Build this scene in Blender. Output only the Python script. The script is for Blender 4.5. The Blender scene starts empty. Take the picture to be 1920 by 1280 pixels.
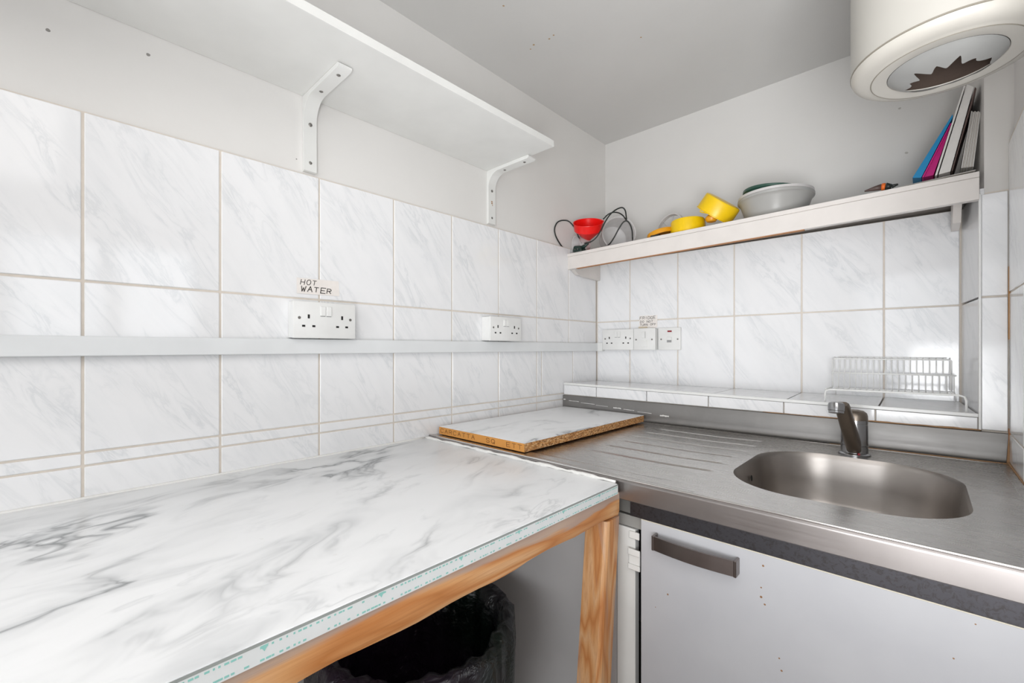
import bpy, bmesh, math, random
from mathutils import Vector, Matrix, Euler
random.seed(7)
S = bpy.context.scene
C = S.collection
PI = math.pi

# ------------------------------------------------------------------ camera
FPX, YH, ANG = 820.36, 653.52, 0.755            # focal length and horizon (px of a 1920x1280 frame), heading
CX, CY, CZ = 1.0414, -1.6478, 1.16              # where the photographer stood
cam = bpy.data.cameras.new('camera'); cam_o = bpy.data.objects.new('camera', cam); C.objects.link(cam_o)
cam.sensor_width = 36; cam.lens = FPX / 1920 * 36; cam.shift_y = (YH - 640) / 1920
cam.clip_start = 0.02; cam.clip_end = 50
cam_o.location = (CX, CY, CZ); cam_o.rotation_euler = (PI / 2, 0, ANG)
S.camera = cam_o

# ------------------------------------------------------------------ world, light, exposure
W = bpy.data.worlds.new('sky'); S.world = W; W.use_nodes = True
W.node_tree.nodes['Background'].inputs[0].default_value = (0.86, 0.93, 1.0, 1)
W.node_tree.nodes['Background'].inputs[1].default_value = 1.6

def area(name, loc, look, sx, sy, power, col=(1, 1, 1)):
    l = bpy.data.lights.new(name, 'AREA'); l.shape = 'RECTANGLE'; l.size = sx; l.size_y = sy
    l.energy = power; l.color = col
    o = bpy.data.objects.new(name, l); C.objects.link(o); o.location = loc
    o.rotation_euler = (Vector(look) - Vector(loc)).to_track_quat('-Z', 'Y').to_euler()
    return o
area('ceiling_lamp', (1.55, -2.35, 2.06), (1.55, -2.35, 0), 1.7, 1.5, 18, (1.0, 0.985, 0.97))
area('window_daylight', (3.02, -1.35, 1.5), (0.0, -1.35, 1.4), 1.0, 0.8, 4.5, (0.93, 0.965, 1.0))
area('rear_fill', (1.7, -5.25, 1.35), (1.0, 0, 1.25), 2.4, 1.7, 26, (0.98, 0.99, 1.0))  # added fill from far behind the camera to flatten the light; no known window
area('ceiling_bounce_fill', (1.25, -1.95, 0.95), (0.90, -0.55, 2.08), 0.6, 0.6, 8.6, (0.98, 0.99, 1.0)).data.spread = math.radians(110)  # added upward fill, brightens ceiling and corner by bounce; no real flash known
S.view_settings.view_transform = 'Standard'; S.view_settings.look = 'None'
S.view_settings.gamma = 1; S.view_settings.use_curve_mapping = False
S.view_settings.exposure = 0.28

# ------------------------------------------------------------------ calibration helpers: pixel + known plane -> point in the room
_F = (-math.sin(ANG), math.cos(ANG)); _R = (math.cos(ANG), math.sin(ANG))
def _ray(x, y):
    u = (x - 960) / FPX
    return Vector((_F[0] + u * _R[0], _F[1] + u * _R[1], (YH - y) / FPX))
def on_x(x, y, X): v = _ray(x, y); return Vector((CX, CY, CZ)) + v * ((X - CX) / v.x)
def on_y(x, y, Y): v = _ray(x, y); return Vector((CX, CY, CZ)) + v * ((Y - CY) / v.y)
def on_z(x, y, Z): v = _ray(x, y); return Vector((CX, CY, CZ)) + v * ((Z - CZ) / v.z)

# ------------------------------------------------------------------ materials
def lin(c):
    if isinstance(c, str): c = [int(c[i:i + 2], 16) / 255 for i in (0, 2, 4)]
    return tuple((v / 12.92 if v <= .04045 else ((v + .055) / 1.055) ** 2.4) for v in c) + (1,)
class NT:
    def __init__(s, name):
        s.m = bpy.data.materials.new(name); s.m.use_nodes = True; s.t = s.m.node_tree
        s.b = s.t.nodes['Principled BSDF']
    def n(s, typ, **k):
        nd = s.t.nodes.new(typ)
        for a, v in k.items():
            if a.startswith('i_'):
                key = a[2:]; key = int(key) if key.isdigit() else key.replace('_', ' ')
                nd.inputs[key].default_value = v
            else: setattr(nd, a, v)
        return nd
    def l(s, a, b): s.t.links.new(a, b)
    def coord(s, scale=(1, 1, 1), rot=(0, 0, 0), kind='Object', rand=False):
        tc = s.n('ShaderNodeTexCoord'); mp = s.n('ShaderNodeMapping'); m2 = s.n('ShaderNodeMapping')
        m2.inputs['Scale'].default_value = scale; mp.inputs['Rotation'].default_value = rot; s.l(mp.outputs[0], m2.inputs[0])
        if rand:
            oi = s.n('ShaderNodeObjectInfo'); ad = s.n('ShaderNodeVectorMath', operation='MULTIPLY_ADD')
            cb = s.n('ShaderNodeCombineXYZ'); s.l(oi.outputs['Random'], cb.inputs[0]); s.l(oi.outputs['Random'], cb.inputs[1]); s.l(oi.outputs['Random'], cb.inputs[2])
            s.l(cb.outputs[0], ad.inputs[0]); ad.inputs[1].default_value = (7.3, 5.1, 9.7); s.l(tc.outputs[kind], ad.inputs[2])
            s.l(ad.outputs[0], mp.inputs['Vector'])
        else: s.l(tc.outputs[kind], mp.inputs['Vector'])
        return m2.outputs[0]
    def noise(s, vec, scale, detail=4, rough=.55, dist=0):
        nz = s.n('ShaderNodeTexNoise', i_Scale=scale, i_Detail=detail, i_Roughness=rough, i_Distortion=dist)
        s.l(vec, nz.inputs['Vector']); return nz.outputs['Fac']
    def ramp(s, fac, stops, interp='LINEAR'):
        r = s.n('ShaderNodeValToRGB'); r.color_ramp.interpolation = interp
        el = r.color_ramp.elements
        while len(el) < len(stops): el.new(.5)
        for e, (p, c) in zip(el, stops):
            e.position = p; e.color = c if isinstance(c, tuple) and len(c) == 4 else ((c,) * 3 + (1,) if isinstance(c, (int, float)) else lin(c))
        s.l(fac, r.inputs[0]); return r.outputs[0]
    def math(s, op, a, b=None, clamp=False):
        m = s.n('ShaderNodeMath', operation=op, use_clamp=clamp)
        for i, v in enumerate((a, b)):
            if v is None: continue
            if isinstance(v, (int, float)): m.inputs[i].default_value = v
            else: s.l(v, m.inputs[i])
        return m.outputs[0]
    def mix(s, fac, a, b, mode='MIX'):
        m = s.n('ShaderNodeMix', data_type='RGBA', blend_type=mode)
        for i, v in ((0, fac), (6, a), (7, b)):
            if isinstance(v, (int, float)): m.inputs[i].default_value = v
            elif isinstance(v, (tuple, list)): m.inputs[i].default_value = v
            elif isinstance(v, str): m.inputs[i].default_value = lin(v)
            else: s.l(v, m.inputs[i])
        return m.outputs[2]
    def bump(s, h, strength=.3, dist=.002):
        b = s.n('ShaderNodeBump', i_Strength=strength, i_Distance=dist); s.l(h, b.inputs['Height']); s.l(b.outputs[0], s.b.inputs['Normal'])
    def set(s, **k):
        for a, v in k.items():
            key = a.replace('_', ' ')
            if isinstance(v, str): v = lin(v)
            if hasattr(v, 'is_linked') or hasattr(v, 'links'): s.l(v, s.b.inputs[key])
            else: s.b.inputs[key].default_value = v
        return s
    def spots(s, base, pts, col, kind='Object'):
        """small stains with a shape of their own at given object-space points [(x,y,z,r)]"""
        tc = s.n('ShaderNodeTexCoord'); out = base
        nz = s.n('ShaderNodeTexNoise', i_Scale=140.0); s.l(tc.outputs[kind], nz.inputs['Vector'])
        for (x, y, z, r) in pts:
            d = s.n('ShaderNodeVectorMath', operation='DISTANCE'); s.l(tc.outputs[kind], d.inputs[0]); d.inputs[1].default_value = (x, y, z)
            q = s.math('ADD', d.outputs['Value'], s.math('MULTIPLY', nz.outputs['Fac'], r * 1.2))
            f = s.math('LESS_THAN', q, r * 1.35)
            out = s.mix(f, out, col)
        return out

def plain(name, col, rough=.5, metal=0, bumpy=0, bscale=60, **k):
    m = NT(name); m.set(Base_Color=col, Roughness=rough, Metallic=metal, **k)
    v = m.coord()
    n = m.noise(v, bscale, 3)
    c = m.mix(m.ramp(n, [(.3, 0.0), (.7, 1.0)]), tuple(x * .93 for x in lin(col)[:3]) + (1,), lin(col))
    m.l(c, m.b.inputs['Base Color'])
    if bumpy: m.bump(n, bumpy, .001)
    return m.m

def wall_paint(name, col, spots=None, scol='8a6a4a', rough=.55):
    m = NT(name); m.set(Roughness=rough)
    v = m.coord(); n = m.noise(v, 3.5, 5); n2 = m.noise(v, 90, 3)
    c = m.mix(m.ramp(n, [(.35, 0.0), (.65, 1.0)]), tuple(x * .965 for x in lin(col)[:3]) + (1,), lin(col))
    if spots: c = m.spots(c, spots, lin(scol))
    m.l(c, m.b.inputs['Base Color'])
    m.bump(m.math('ADD', n2, m.math('MULTIPLY', n, 2.0)), .12, .002)
    return m.m

def tile_mat():
    m = NT('marbled_glazed_tile')
    v = m.coord(scale=(5.5, 1, 1.2), rot=(0, math.radians(33), 0), rand=True)
    n1 = m.noise(v, 6.5, 6, .6, .9); n2 = m.noise(v, 2.6, 3, .5, .4)
    streak = m.ramp(m.math('ABSOLUTE', m.math('SUBTRACT', n1, .5)), [(0, 1.0), (.045, .25), (.12, 0.0)])
    mask = m.ramp(n2, [(.42, 0.0), (.62, 1.0)])
    f = m.math('MULTIPLY', streak, mask)
    soft = m.ramp(m.noise(v, 4.0, 5, .6, .5), [(.45, 0.0), (.8, 1.0)])
    c = m.mix(m.math('MULTIPLY', soft, .45), 'eeeeef', 'dfe1e3')
    c = m.mix(m.math('MULTIPLY', f, .30), c, 'b4babf')
    m.l(c, m.b.inputs['Base Color']); m.set(Roughness=.09, Specular_IOR_Level=.45)
    w = m.noise(m.coord(rand=True), 9, 2)
    m.bump(w, .06, .004)
    return m.m

def counter_mat():
    m = NT('white_marble_laminate')
    v = m.coord(scale=(2.2, 1.0, 1), rot=(0, 0, math.radians(-14)))
    wv = m.n('ShaderNodeTexNoise', i_Scale=1.7, i_Detail=3.0, i_Roughness=.6); m.l(v, wv.inputs['Vector'])
    ad = m.n('ShaderNodeVectorMath', operation='MULTIPLY_ADD'); m.l(wv.outputs['Color'], ad.inputs[0]); ad.inputs[1].default_value = (.9, .9, .9); m.l(v, ad.inputs[2])
    a = m.math('ABSOLUTE', m.math('SUBTRACT', m.noise(ad.outputs[0], 2.1, 5, .55), .5))
    thin = m.ramp(a, [(0, 1.0), (.010, .55), (.03, .12), (.07, 0.0)])
    wide = m.ramp(a, [(0, 1.0), (.05, .45), (.12, 0.0)])
    mask = m.ramp(m.noise(v, 2.3, 2, .5), [(.45, 0.0), (.6, 1.0)])
    mask2 = m.ramp(m.noise(v, 3.1, 2, .5), [(.4, 0.0), (.65, 1.0)])
    b = m.math('ABSOLUTE', m.math('SUBTRACT', m.noise(ad.outputs[0], 5.3, 4, .6), .5))
    fine = m.math('MULTIPLY', m.ramp(b, [(0, 1.0), (.02, .3), (.05, 0.0)]), m.ramp(m.noise(v, 4.1, 2), [(.52, 0.0), (.66, 1.0)]))
    c = m.mix(m.math('MULTIPLY', m.math('MULTIPLY', wide, mask2), .42), 'f6f7f8', 'aeb2b5')
    c = m.mix(m.math('MULTIPLY', m.math('MULTIPLY', thin, mask), .95), c, '6f7376')
    c = m.mix(m.math('MULTIPLY', fine, .35), c, '9fa3a6')
    dirt = m.ramp(m.noise(m.coord(), 42, 3, .6), [(.71, 0.0), (.76, 1.0)])
    c = m.mix(m.math('MULTIPLY', dirt, .3), c, 'b8ad9c')
    m.l(c, m.b.inputs['Base Color']); m.set(Roughness=.28)
    return m.m

def steel(name, col='b3b0ad', rough=.3, dirt=0.0, along=0, bscale=1.0):
    m = NT(name); m.set(Metallic=1.0)
    sc = [260, 260, 260]; sc[along] = 4
    v = m.coord(scale=tuple(sc)); n = m.noise(v, 1.0 * bscale, 3, .6)
    v2 = m.coord(); big = m.noise(v2, 7, 4, .6, .6)
    sm = m.coord(scale=(9, 30, 9)); smear = m.noise(sm, 1.2, 4, .6, .4)
    r = m.math('ADD', m.math('MULTIPLY', n, .10), m.math('MULTIPLY', smear, .11)); r = m.math('ADD', r, rough - .13)
    m.l(r, m.b.inputs['Roughness'])
    c = m.mix(m.ramp(big, [(.35, 0.0), (.7, 1.0)]), tuple(x * .86 for x in lin(col)[:3]) + (1,), lin(col))
    c = m.mix(m.math('MULTIPLY', n, .12), c, tuple(x * .8 for x in lin(col)[:3]) + (1,))
    if dirt:
        dn = m.ramp(m.noise(v2, 130, 5, .7, 1.0), [(.5, 0.0), (.62, 1.0)])
        c = m.mix(m.math('MULTIPLY', dn, dirt), c, '3c3935')
    m.l(c, m.b.inputs['Base Color']); m.bump(n, .022, .0006)
    return m.m

def wood(name, along=1, grey_from=None):
    m = NT(name)
    sc = [15, 15, 15]; sc[along] = 2.0
    n1 = m.noise(m.coord(scale=tuple(sc)), 1.0, 2, .4, .35)
    ring = m.math('PINGPONG', m.math('MULTIPLY', n1, 19.0), 1.0)
    sf = [420, 420, 420]; sf[along] = 9
    fib = m.noise(m.coord(scale=tuple(sf)), 1.0, 3, .6)
    c = m.ramp(ring, [(0, 'b3743f'), (.25, 'bf8450'), (.6, 'ca9663'), (1, 'd0a377')])
    c = m.mix(m.ramp(fib, [(.45, 0.0), (.8, .55)]), c, '9a6236')
    sg = [22, 22, 22]; sg[along] = 2.6
    gn = m.noise(m.coord(scale=tuple(sg)), 1.0, 4, .6, .5)
    if grey_from is not None:
        sep = m.n('ShaderNodeSeparateXYZ'); tc = m.n('ShaderNodeTexCoord'); m.l(tc.outputs['Object'], sep.inputs[0])
        gn = m.math('ADD', gn, m.math('MULTIPLY', m.math('SUBTRACT', sep.outputs[2], grey_from), 13.0))
    grey = m.ramp(gn, [(.50, 0.0), (.60, 1.0)])
    c = m.mix(m.math('MULTIPLY', grey, .78), c, 'a3958c')
    m.l(c, m.b.inputs['Base Color']); m.set(Roughness=.55); m.bump(m.math('ADD', fib, ring), .3, .001)
    return m.m

def chip():
    m = NT('raw_chipboard')
    vo = m.n('ShaderNodeTexVoronoi', i_Scale=420.0); m.l(m.coord(scale=(1, .45, 1)), vo.inputs['Vector'])
    sp = m.n('ShaderNodeSeparateColor'); m.l(vo.outputs['Color'], sp.inputs[0])
    c = m.ramp(sp.outputs[0], [(0, '7d5533'), (.3, 'ab7743'), (.6, 'c99258'), (.85, 'dfb886'), (1, '94643c')])
    m.l(c, m.b.inputs['Base Color']); m.set(Roughness=.85); m.bump(vo.outputs['Distance'], .5, .001)
    return m.m

M = {}
M['tile'] = tile_mat(); M['counter'] = counter_mat()
M['grout'] = plain('beige_grout', 'dcd3c8', .9, bumpy=.4)
M['grout_rust'] = plain('stained_grout', 'b98a58', .9, bumpy=.4)
M['sealant'] = plain('white_sealant', 'ecebe8', .45, bumpy=.5, bscale=180)
M['dirty_sealant'] = plain('rusty_sealant', 'a5724a', .7, bumpy=.6, bscale=220)
M['shelf_white'] = plain('white_melamine', 'e6e6e3', .42, bscale=8)
M['shelf_paint'] = plain('warm_gloss_paint', 'dfd9d4', .38, bscale=14, bumpy=.1)
M['gap'] = plain('grey_gap_line', '9c9c9c', .8)  # plain grey for the switch gaps and the switch mark
M['mdf'] = plain('raw_board_edge', 'b7835a', .8)
M['plastic'] = plain('white_moulded_plastic', 'ebebe9', .3, bscale=20)
M['trunk'] = plain('white_trunking_plastic', 'e4e6e7', .35, bscale=10)
M['dark'] = plain('black_hole', '1c1a19', .8)
M['screw'] = plain('zinc_screw', '8d8a86', .4, metal=.9)
M['red'] = plain('red_neon_lens', '8c1420', .3)
M['steel'] = steel('brushed_stainless_steel', 'cbc8c5')
M['steel_bowl'] = steel('stainless_bowl', 'b5afaa', .38, bscale=.6)
M['steel_front'] = steel('stainless_front_edge', '9d9896', .36)
M['steel_dull'] = steel('dull_stainless_upstand', '8f8d8b', .50)
M['steel_dirt_shade'] = steel('grimy_shaded_steel', '515054', .5, dirt=.55)  # grime speckles; the dark base colour also carries the recess shadow
M['chrome'] = steel('worn_chrome', 'a9a9aa', .22)
M['chrome_dark'] = steel('dark_chrome', '857b70', .42)  # darker chrome for the tap's cap and spout
M['nickel'] = steel('brushed_nickel_handle', '8b8380', .34)
M['rust'] = plain('rust_stain', 'a8835f', .8, bumpy=.4, bscale=200)
M['wood_rail'] = wood('rough_pine_rail', 1, .864); M['wood_post'] = wood('rough_pine_post', 2)
M['chip'] = chip()
M['orange_tape'] = plain('orange_edge_strip', 'dc9a4c', .6, bscale=30)
M['print_brown'] = plain('brown_printing', '8a5a2c', .7)
M['tape'] = plain('clear_backed_edging', 'd3d6d6', .35, bscale=25)
M['tape_line'] = plain('grey_edge_line', '8e9390', .5)
M['print_green'] = plain('green_printing', '86bdb5', .6)
M['ink'] = plain('black_marker_ink', '4a4642', .7)
M['note'] = plain('paper_note', 'efe9e4', .5)
M['note_tape'] = plain('yellowed_tape', 'd8cbb4', .4)
M['wire'] = plain('white_coated_wire', 'f6f6f4', .35)
M['heater'] = plain('cream_heater_enamel', 'b9b6af', .32, bscale=6)
M['heater_cap'] = plain('cream_heater_plastic', 'c2beb6', .38, bscale=6)
M['heater_line'] = plain('heater_seam', '8a8478', .6)
M['heater_inside'] = plain('rusty_heater_inside', '453830', .85, bumpy=.6, bscale=120)
M['pot_red'] = plain('red_funnel_plastic', 'ef1410', .3)
M['yellow'] = plain('yellow_plastic', 'f2c80c', .35)
M['orange'] = plain('amber_plastic', 'e09a16', .35)
M['greybowl'] = plain('grey_bowl_plastic', 'a8a7a4', .3, bscale=10)
M['green'] = plain('dark_green_plastic', '2f5145', .35)
M['black'] = plain('black_rubber', '1d2220', .45)
M['plug'] = plain('black_green_plug', '17302a', .4)
M['ring'] = plain('grey_white_plastic', 'cbc8c6', .3)
M['blue'] = plain('blue_folder_card', '1583b8', .45)
M['magenta'] = plain('magenta_folder_card', 'c0107a', .45)
M['binder'] = plain('white_binder_card', 'dcd9d5', .5)
M['paper'] = plain('paper_edges', 'c9c3bb', .8, bscale=400)
M['paper2'] = plain('paper_sheets', 'e2dfda', .8)
M['brown'] = plain('brown_handle', '564540', .5)
M['orange2'] = plain('orange_band', 'e06a20', .5)
M['bin'] = plain('dark_bin_plastic', '2a2a2c', .5)
M['door'] = None

def frosted(name, col, a):
    m = NT(name); m.set(Base_Color=col, Roughness=.35, Alpha=a)
    n = m.noise(m.coord(), 22, 3)
    m.l(m.math('ADD', m.math('MULTIPLY', n, .15), a - .08, True), m.b.inputs['Alpha'])
    return m.m
M['frost'] = frosted('frosted_clear_plastic', 'e4e2e2', .5)
M['dome'] = frosted('smoky_clear_plastic', '9a9a98', .93)

def bag_mat():
    m = NT('dark_bin_bag_film'); v = m.coord(); n = m.noise(v, 11, 4, .6, 1.2)
    c = m.ramp(m.noise(v, 3.2, 2), [(.4, '15201b'), (.6, '271c2a')])
    m.l(c, m.b.inputs['Base Color']); m.set(Roughness=.28, Specular_IOR_Level=.55); m.bump(n, .8, .02)
    return m.m
M['bag'] = bag_mat()

# ------------------------------------------------------------------ geometry helpers
ORG = {}
def tag(o, label=None, cat=None, group=None, kind=None):
    for k, v in (('label', label), ('category', cat), ('group', group), ('kind', kind)):
        if v: o[k] = v
    return o
def thing(name, label, cat, loc=(0, 0, 0), group=None):
    o = bpy.data.objects.new(name, None); o.empty_display_size = .05; C.objects.link(o)
    o.location = loc; ORG[o] = Vector(loc)
    return tag(o, label, cat, group)
def link(name, bm, mat, parent=None, smooth=False, origin=None, label=None):
    """one mesh object from world-space geometry; child meshes are stored relative to their thing"""
    og = ORG[parent] if parent is not None else Vector(origin or (0, 0, 0))
    bmesh.ops.recalc_face_normals(bm, faces=bm.faces[:])
    bmesh.ops.translate(bm, verts=bm.verts[:], vec=-og)
    me = bpy.data.meshes.new(name); bm.to_mesh(me); bm.free()
    mats = mat if isinstance(mat, (list, tuple)) else [mat]
    for q in mats: me.materials.append(M[q] if isinstance(q, str) else q)
    if smooth:
        for p in me.polygons: p.use_smooth = True
        if smooth != 'all': me.set_sharp_from_angle(angle=math.radians(40))
    o = bpy.data.objects.new(name, me); C.objects.link(o); ORG[o] = og
    if parent is not None: o.parent = parent
    else: o.location = og
    if label: o['label'] = label
    return o
def add_box(bm, x0, x1, y0, y1, z0, z1, bevel=0, seg=1, mi=0):
    r = bmesh.ops.create_cube(bm, size=1)
    vs = r['verts']
    for v in vs: v.co = Vector(((x0 + x1) / 2 + v.co.x * (x1 - x0), (y0 + y1) / 2 + v.co.y * (y1 - y0), (z0 + z1) / 2 + v.co.z * (z1 - z0)))
    if bevel:
        es = list({e for v in vs for e in v.link_edges})
        bmesh.ops.bevel(bm, geom=es, offset=bevel, segments=seg, affect='EDGES', profile=.5)
    if mi:
        for f in bm.faces:
            if all(v in vs for v in f.verts): f.material_index = mi
    return vs
def box(name, x0, x1, y0, y1, z0, z1, mat, parent=None, bevel=0, seg=1, **k):
    bm = bmesh.new(); add_box(bm, x0, x1, y0, y1, z0, z1, bevel, seg)
    return link(name, bm, mat, parent, smooth=(seg > 1), **k)
def add_prism(bm, loop_a, loop_b):
    a = [bm.verts.new(p) for p in loop_a]; b = [bm.verts.new(p) for p in loop_b]
    n = len(a); bm.faces.new(a[::-1]); bm.faces.new(b)
    for i in range(n): bm.faces.new((a[i], a[(i + 1) % n], b[(i + 1) % n], b[i]))
def prism(name, la, lb, mat, parent=None, bevel=0, smooth=False, **k):
    bm = bmesh.new(); add_prism(bm, la, lb)
    if bevel: bmesh.ops.bevel(bm, geom=bm.edges[:], offset=bevel, segments=1, affect='EDGES')
    return link(name, bm, mat, parent, smooth, **k)
def add_lathe(bm, prof, mtx=Matrix(), n=32, close=False, jit=None):
    rings = []
    for i, (r, z) in enumerate(prof):
        if r < 1e-6: rings.append([bm.verts.new(mtx @ Vector((0, 0, z)))])
        else:
            ring = []
            for k in range(n):
                a = 2 * PI * k / n; rr, zz = (r, z) if not jit else jit(i, a, r, z)
                ring.append(bm.verts.new(mtx @ Vector((rr * math.cos(a), rr * math.sin(a), zz))))
            rings.append(ring)
    pairs = list(zip(rings, rings[1:])) + ([(rings[-1], rings[0])] if close else [])
    for a, b in pairs:
        for k in range(n):
            k2 = (k + 1) % n
            if len(a) == 1 and len(b) == 1: continue
            if len(a) == 1: bm.faces.new((a[0], b[k], b[k2]))
            elif len(b) == 1: bm.faces.new((a[k], a[k2], b[0]))
            else: bm.faces.new((a[k], a[k2], b[k2], b[k]))
def lathe(name, prof, mat, parent=None, mtx=Matrix(), n=32, smooth=True, close=False, jit=None, **k):
    bm = bmesh.new(); add_lathe(bm, prof, mtx, n, close, jit); return link(name, bm, mat, parent, smooth, **k)
def frame_at(loc, axis):
    return Matrix.Translation(loc) @ Vector(axis).to_track_quat('Z', 'Y').to_matrix().to_4x4()
def smooth_path(pts, sub=6, closed=False):
    pts = [Vector(p) for p in pts]; out = []; n = len(pts)
    for i in range(n if closed else n - 1):
        p0 = pts[(i - 1) % n] if closed or i > 0 else pts[0] * 2 - pts[1]
        p1 = pts[i]; p2 = pts[(i + 1) % n]
        p3 = pts[(i + 2) % n] if closed or i + 2 < n else pts[-1] * 2 - pts[-2]
        for s in range(sub):
            t = s / sub
            out.append(.5 * ((2 * p1) + (p2 - p0) * t + (2 * p0 - 5 * p1 + 4 * p2 - p3) * t * t + (3 * p1 - p0 - 3 * p2 + p3) * t ** 3))
    if not closed: out.append(pts[-1])
    return out
def add_tube(bm, pts, r, n=8, closed=False):
    pts = [Vector(p) for p in pts]; rings = []; m = len(pts)
    up = None
    for i, p in enumerate(pts):
        if closed: t = pts[(i + 1) % m] - pts[i - 1]
        else: t = pts[min(i + 1, m - 1)] - pts[max(i - 1, 0)]
        t.normalize()
        if up is None: up = t.orthogonal().normalized()
        up = (up - t * up.dot(t)); up.normalize(); side = t.cross(up)
        rr = r(i / (m - 1)) if callable(r) else r
        rings.append([bm.verts.new(p + (up * math.cos(2 * PI * k / n) + side * math.sin(2 * PI * k / n)) * rr) for k in range(n)])
    for i in range(m if closed else m - 1):
        a, b = rings[i], rings[(i + 1) % m]
        for k in range(n): bm.faces.new((a[k], a[(k + 1) % n], b[(k + 1) % n], b[k]))
    if not closed: bm.faces.new(rings[0][::-1]); bm.faces.new(rings[-1])
def tube(name, pts, r, mat, parent=None, n=8, closed=False, **k):
    bm = bmesh.new(); add_tube(bm, pts, r, n, closed); return link(name, bm, mat, parent, 'all', **k)
def struct(o): o['kind'] = 'structure'; return o

# ------------------------------------------------------------------ stroke lettering
GL = {'A': ['0,0 .5,1 1,0', '.2,.4 .8,.4'], 'C': ['1,.85 .7,1 .2,1 0,.75 0,.25 .2,0 .7,0 1,.15'], 'D': ['0,0 0,1 .6,1 1,.7 1,.3 .6,0 0,0'],
      'E': ['1,1 0,1 0,0 1,0', '0,.5 .8,.5'], 'F': ['0,0 0,1 1,1', '0,.5 .75,.5'], 'G': ['1,.85 .7,1 .2,1 0,.75 0,.25 .2,0 .8,0 1,.2 1,.45 .6,.45'],
      'H': ['0,0 0,1', '1,0 1,1', '0,.5 1,.5'], 'I': ['.5,0 .5,1'], 'N': ['0,0 0,1 1,0 1,1'], 'O': ['.3,0 0,.3 0,.7 .3,1 .7,1 1,.7 1,.3 .7,0 .3,0'],
      'Q': ['.3,0 0,.3 0,.7 .3,1 .7,1 1,.7 1,.3 .7,0 .3,0', '.6,.3 1,-.05'], 'R': ['0,0 0,1 .7,1 1,.8 1,.65 .7,.5 0,.5', '.5,.5 1,0'],
      'S': ['1,.85 .7,1 .25,1 0,.8 .1,.58 .9,.42 1,.2 .75,0 .25,0 0,.15'], 'T': ['.5,0 .5,1', '0,1 1,1'], 'U': ['0,1 0,.2 .3,0 .7,0 1,.2 1,1'],
      'W': ['0,1 .25,0 .5,.7 .75,0 1,1'], 'L': ['0,1 0,0 1,0'], ' ': []}
def lettering(name, text, o, ux, uy, h, w, gap, stroke, mat, parent, slant=0, wob=0):
    """flat printed strokes on a surface: origin o, reading direction ux, up uy"""
    ux, uy, o = Vector(ux).normalized(), Vector(uy).normalized(), Vector(o); nrm = ux.cross(uy)
    bm = bmesh.new(); rnd = random.Random(3); x = 0
    for ch in text:
        dy = rnd.uniform(-wob, wob) * h; sc = 1 + rnd.uniform(-wob, wob)
        for st in GL[ch]:
            P = [tuple(map(float, q.split(','))) for q in st.split()]
            P = [(x + (px * w + slant * py * h) * sc, dy + py * h * sc) for px, py in P]
            for (ax, ay), (bx, by) in zip(P, P[1:]):
                a = o + ux * ax + uy * ay; b = o + ux * bx + uy * by
                t = (b - a).normalized(); s = nrm.cross(t) * stroke / 2; e = t * stroke * .4
                q = [a - e - s, b + e - s, b + e + s, a - e + s]
                add_prism(bm, [p for p in q], [p + nrm * .0003 for p in q])
        x += w + gap
    return link(name, bm, mat, parent)

# ================================================================== THE ROOM
LX, BY, RXW = -0.008, 0.084, 1.186           # painted left wall, painted back wall, right wall
ZC, ZT = 2.082, 1.5645                       # ceiling height, top of the tiling
ZB, ZM, ZD, ZW = 1.2753, 0.9828, 0.9600, 0.9046   # tile joints and worktop height
RX2, FY = 2.85, -5.1
wall_l = struct(box('wall_left', LX - .1, LX, FY - .1, BY + .1, 0, ZC, wall_paint('left_wall_paint', 'e3e1de',
        [tuple(on_x(90, 56, LX)) + (.0035,), tuple(on_x(278, 102, LX)) + (.004,), tuple(on_x(556, 298, LX)) + (.002,)], '8f8c88')))
wall_b = struct(box('wall_back', LX, RXW, BY, BY + .1, 0, ZC, wall_paint('back_wall_paint', 'd6d4d1',
        [tuple(on_y(1687, 203, BY)) + (.004,), tuple(on_y(1700, 286, BY)) + (.005,)], 'b0aca6')))
wall_r = struct(box('wall_right', RXW, RXW + .1, -.98, BY + .1, 0, ZC, wall_paint('right_wall_paint', 'dedbd8')))
floor = struct(box('floor', LX - .1, RX2 + .1, FY - .1, BY + .1, -.1, 0, plain('brown_vinyl_floor', '6f5a50', .5, bscale=12)))
ceil_sp = [tuple(on_z(x, y, ZC)) + (r,) for x, y, r in ((944, 11, .004), (995, 92, .0035), (1001, 84, .004), (1030, 73, .0035), (1038, 66, .003), (1202, 70, .003))]
ceiling = struct(box('ceiling', LX - .1, RX2 + .1, FY - .1, BY + .1, ZC, ZC + .1, wall_paint('ceiling_paint', 'd3d2d0', ceil_sp, 'ad8f66')))
bm = bmesh.new()                                # far right wall with the window opening
for a in ((RX2, RX2 + .1, FY, -1.85, 0, ZC), (RX2, RX2 + .1, -.85, BY, 0, ZC), (RX2, RX2 + .1, -1.85, -.85, 0, 1.14), (RX2, RX2 + .1, -1.85, -.85, 1.9, ZC)): add_box(bm, *a)
struct(link('wall_far_right', bm, wall_paint('side_room_paint', 'd8d5d1')))
bm = bmesh.new()
for a in ((-.1, .4, FY - .1, FY, 0, ZC), (2.7, RX2 + .1, FY - .1, FY, 0, ZC), (.4, 2.7, FY - .1, FY, 2.0, ZC), (.4, 2.7, FY - .1, FY, 0, .5)): add_box(bm, *a)
struct(link('wall_front', bm, wall_paint('front_wall_paint', 'd8d5d1')))
struct(box('wall_side_return', RXW + .1, RX2, -.10, .0, 0, ZC, wall_paint('return_wall_paint', 'd8d5d1')))
wn = struct(thing('window_1', None, None, (RX2 + .05, -1.35, 1.14)))
bm = bmesh.new()
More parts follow.
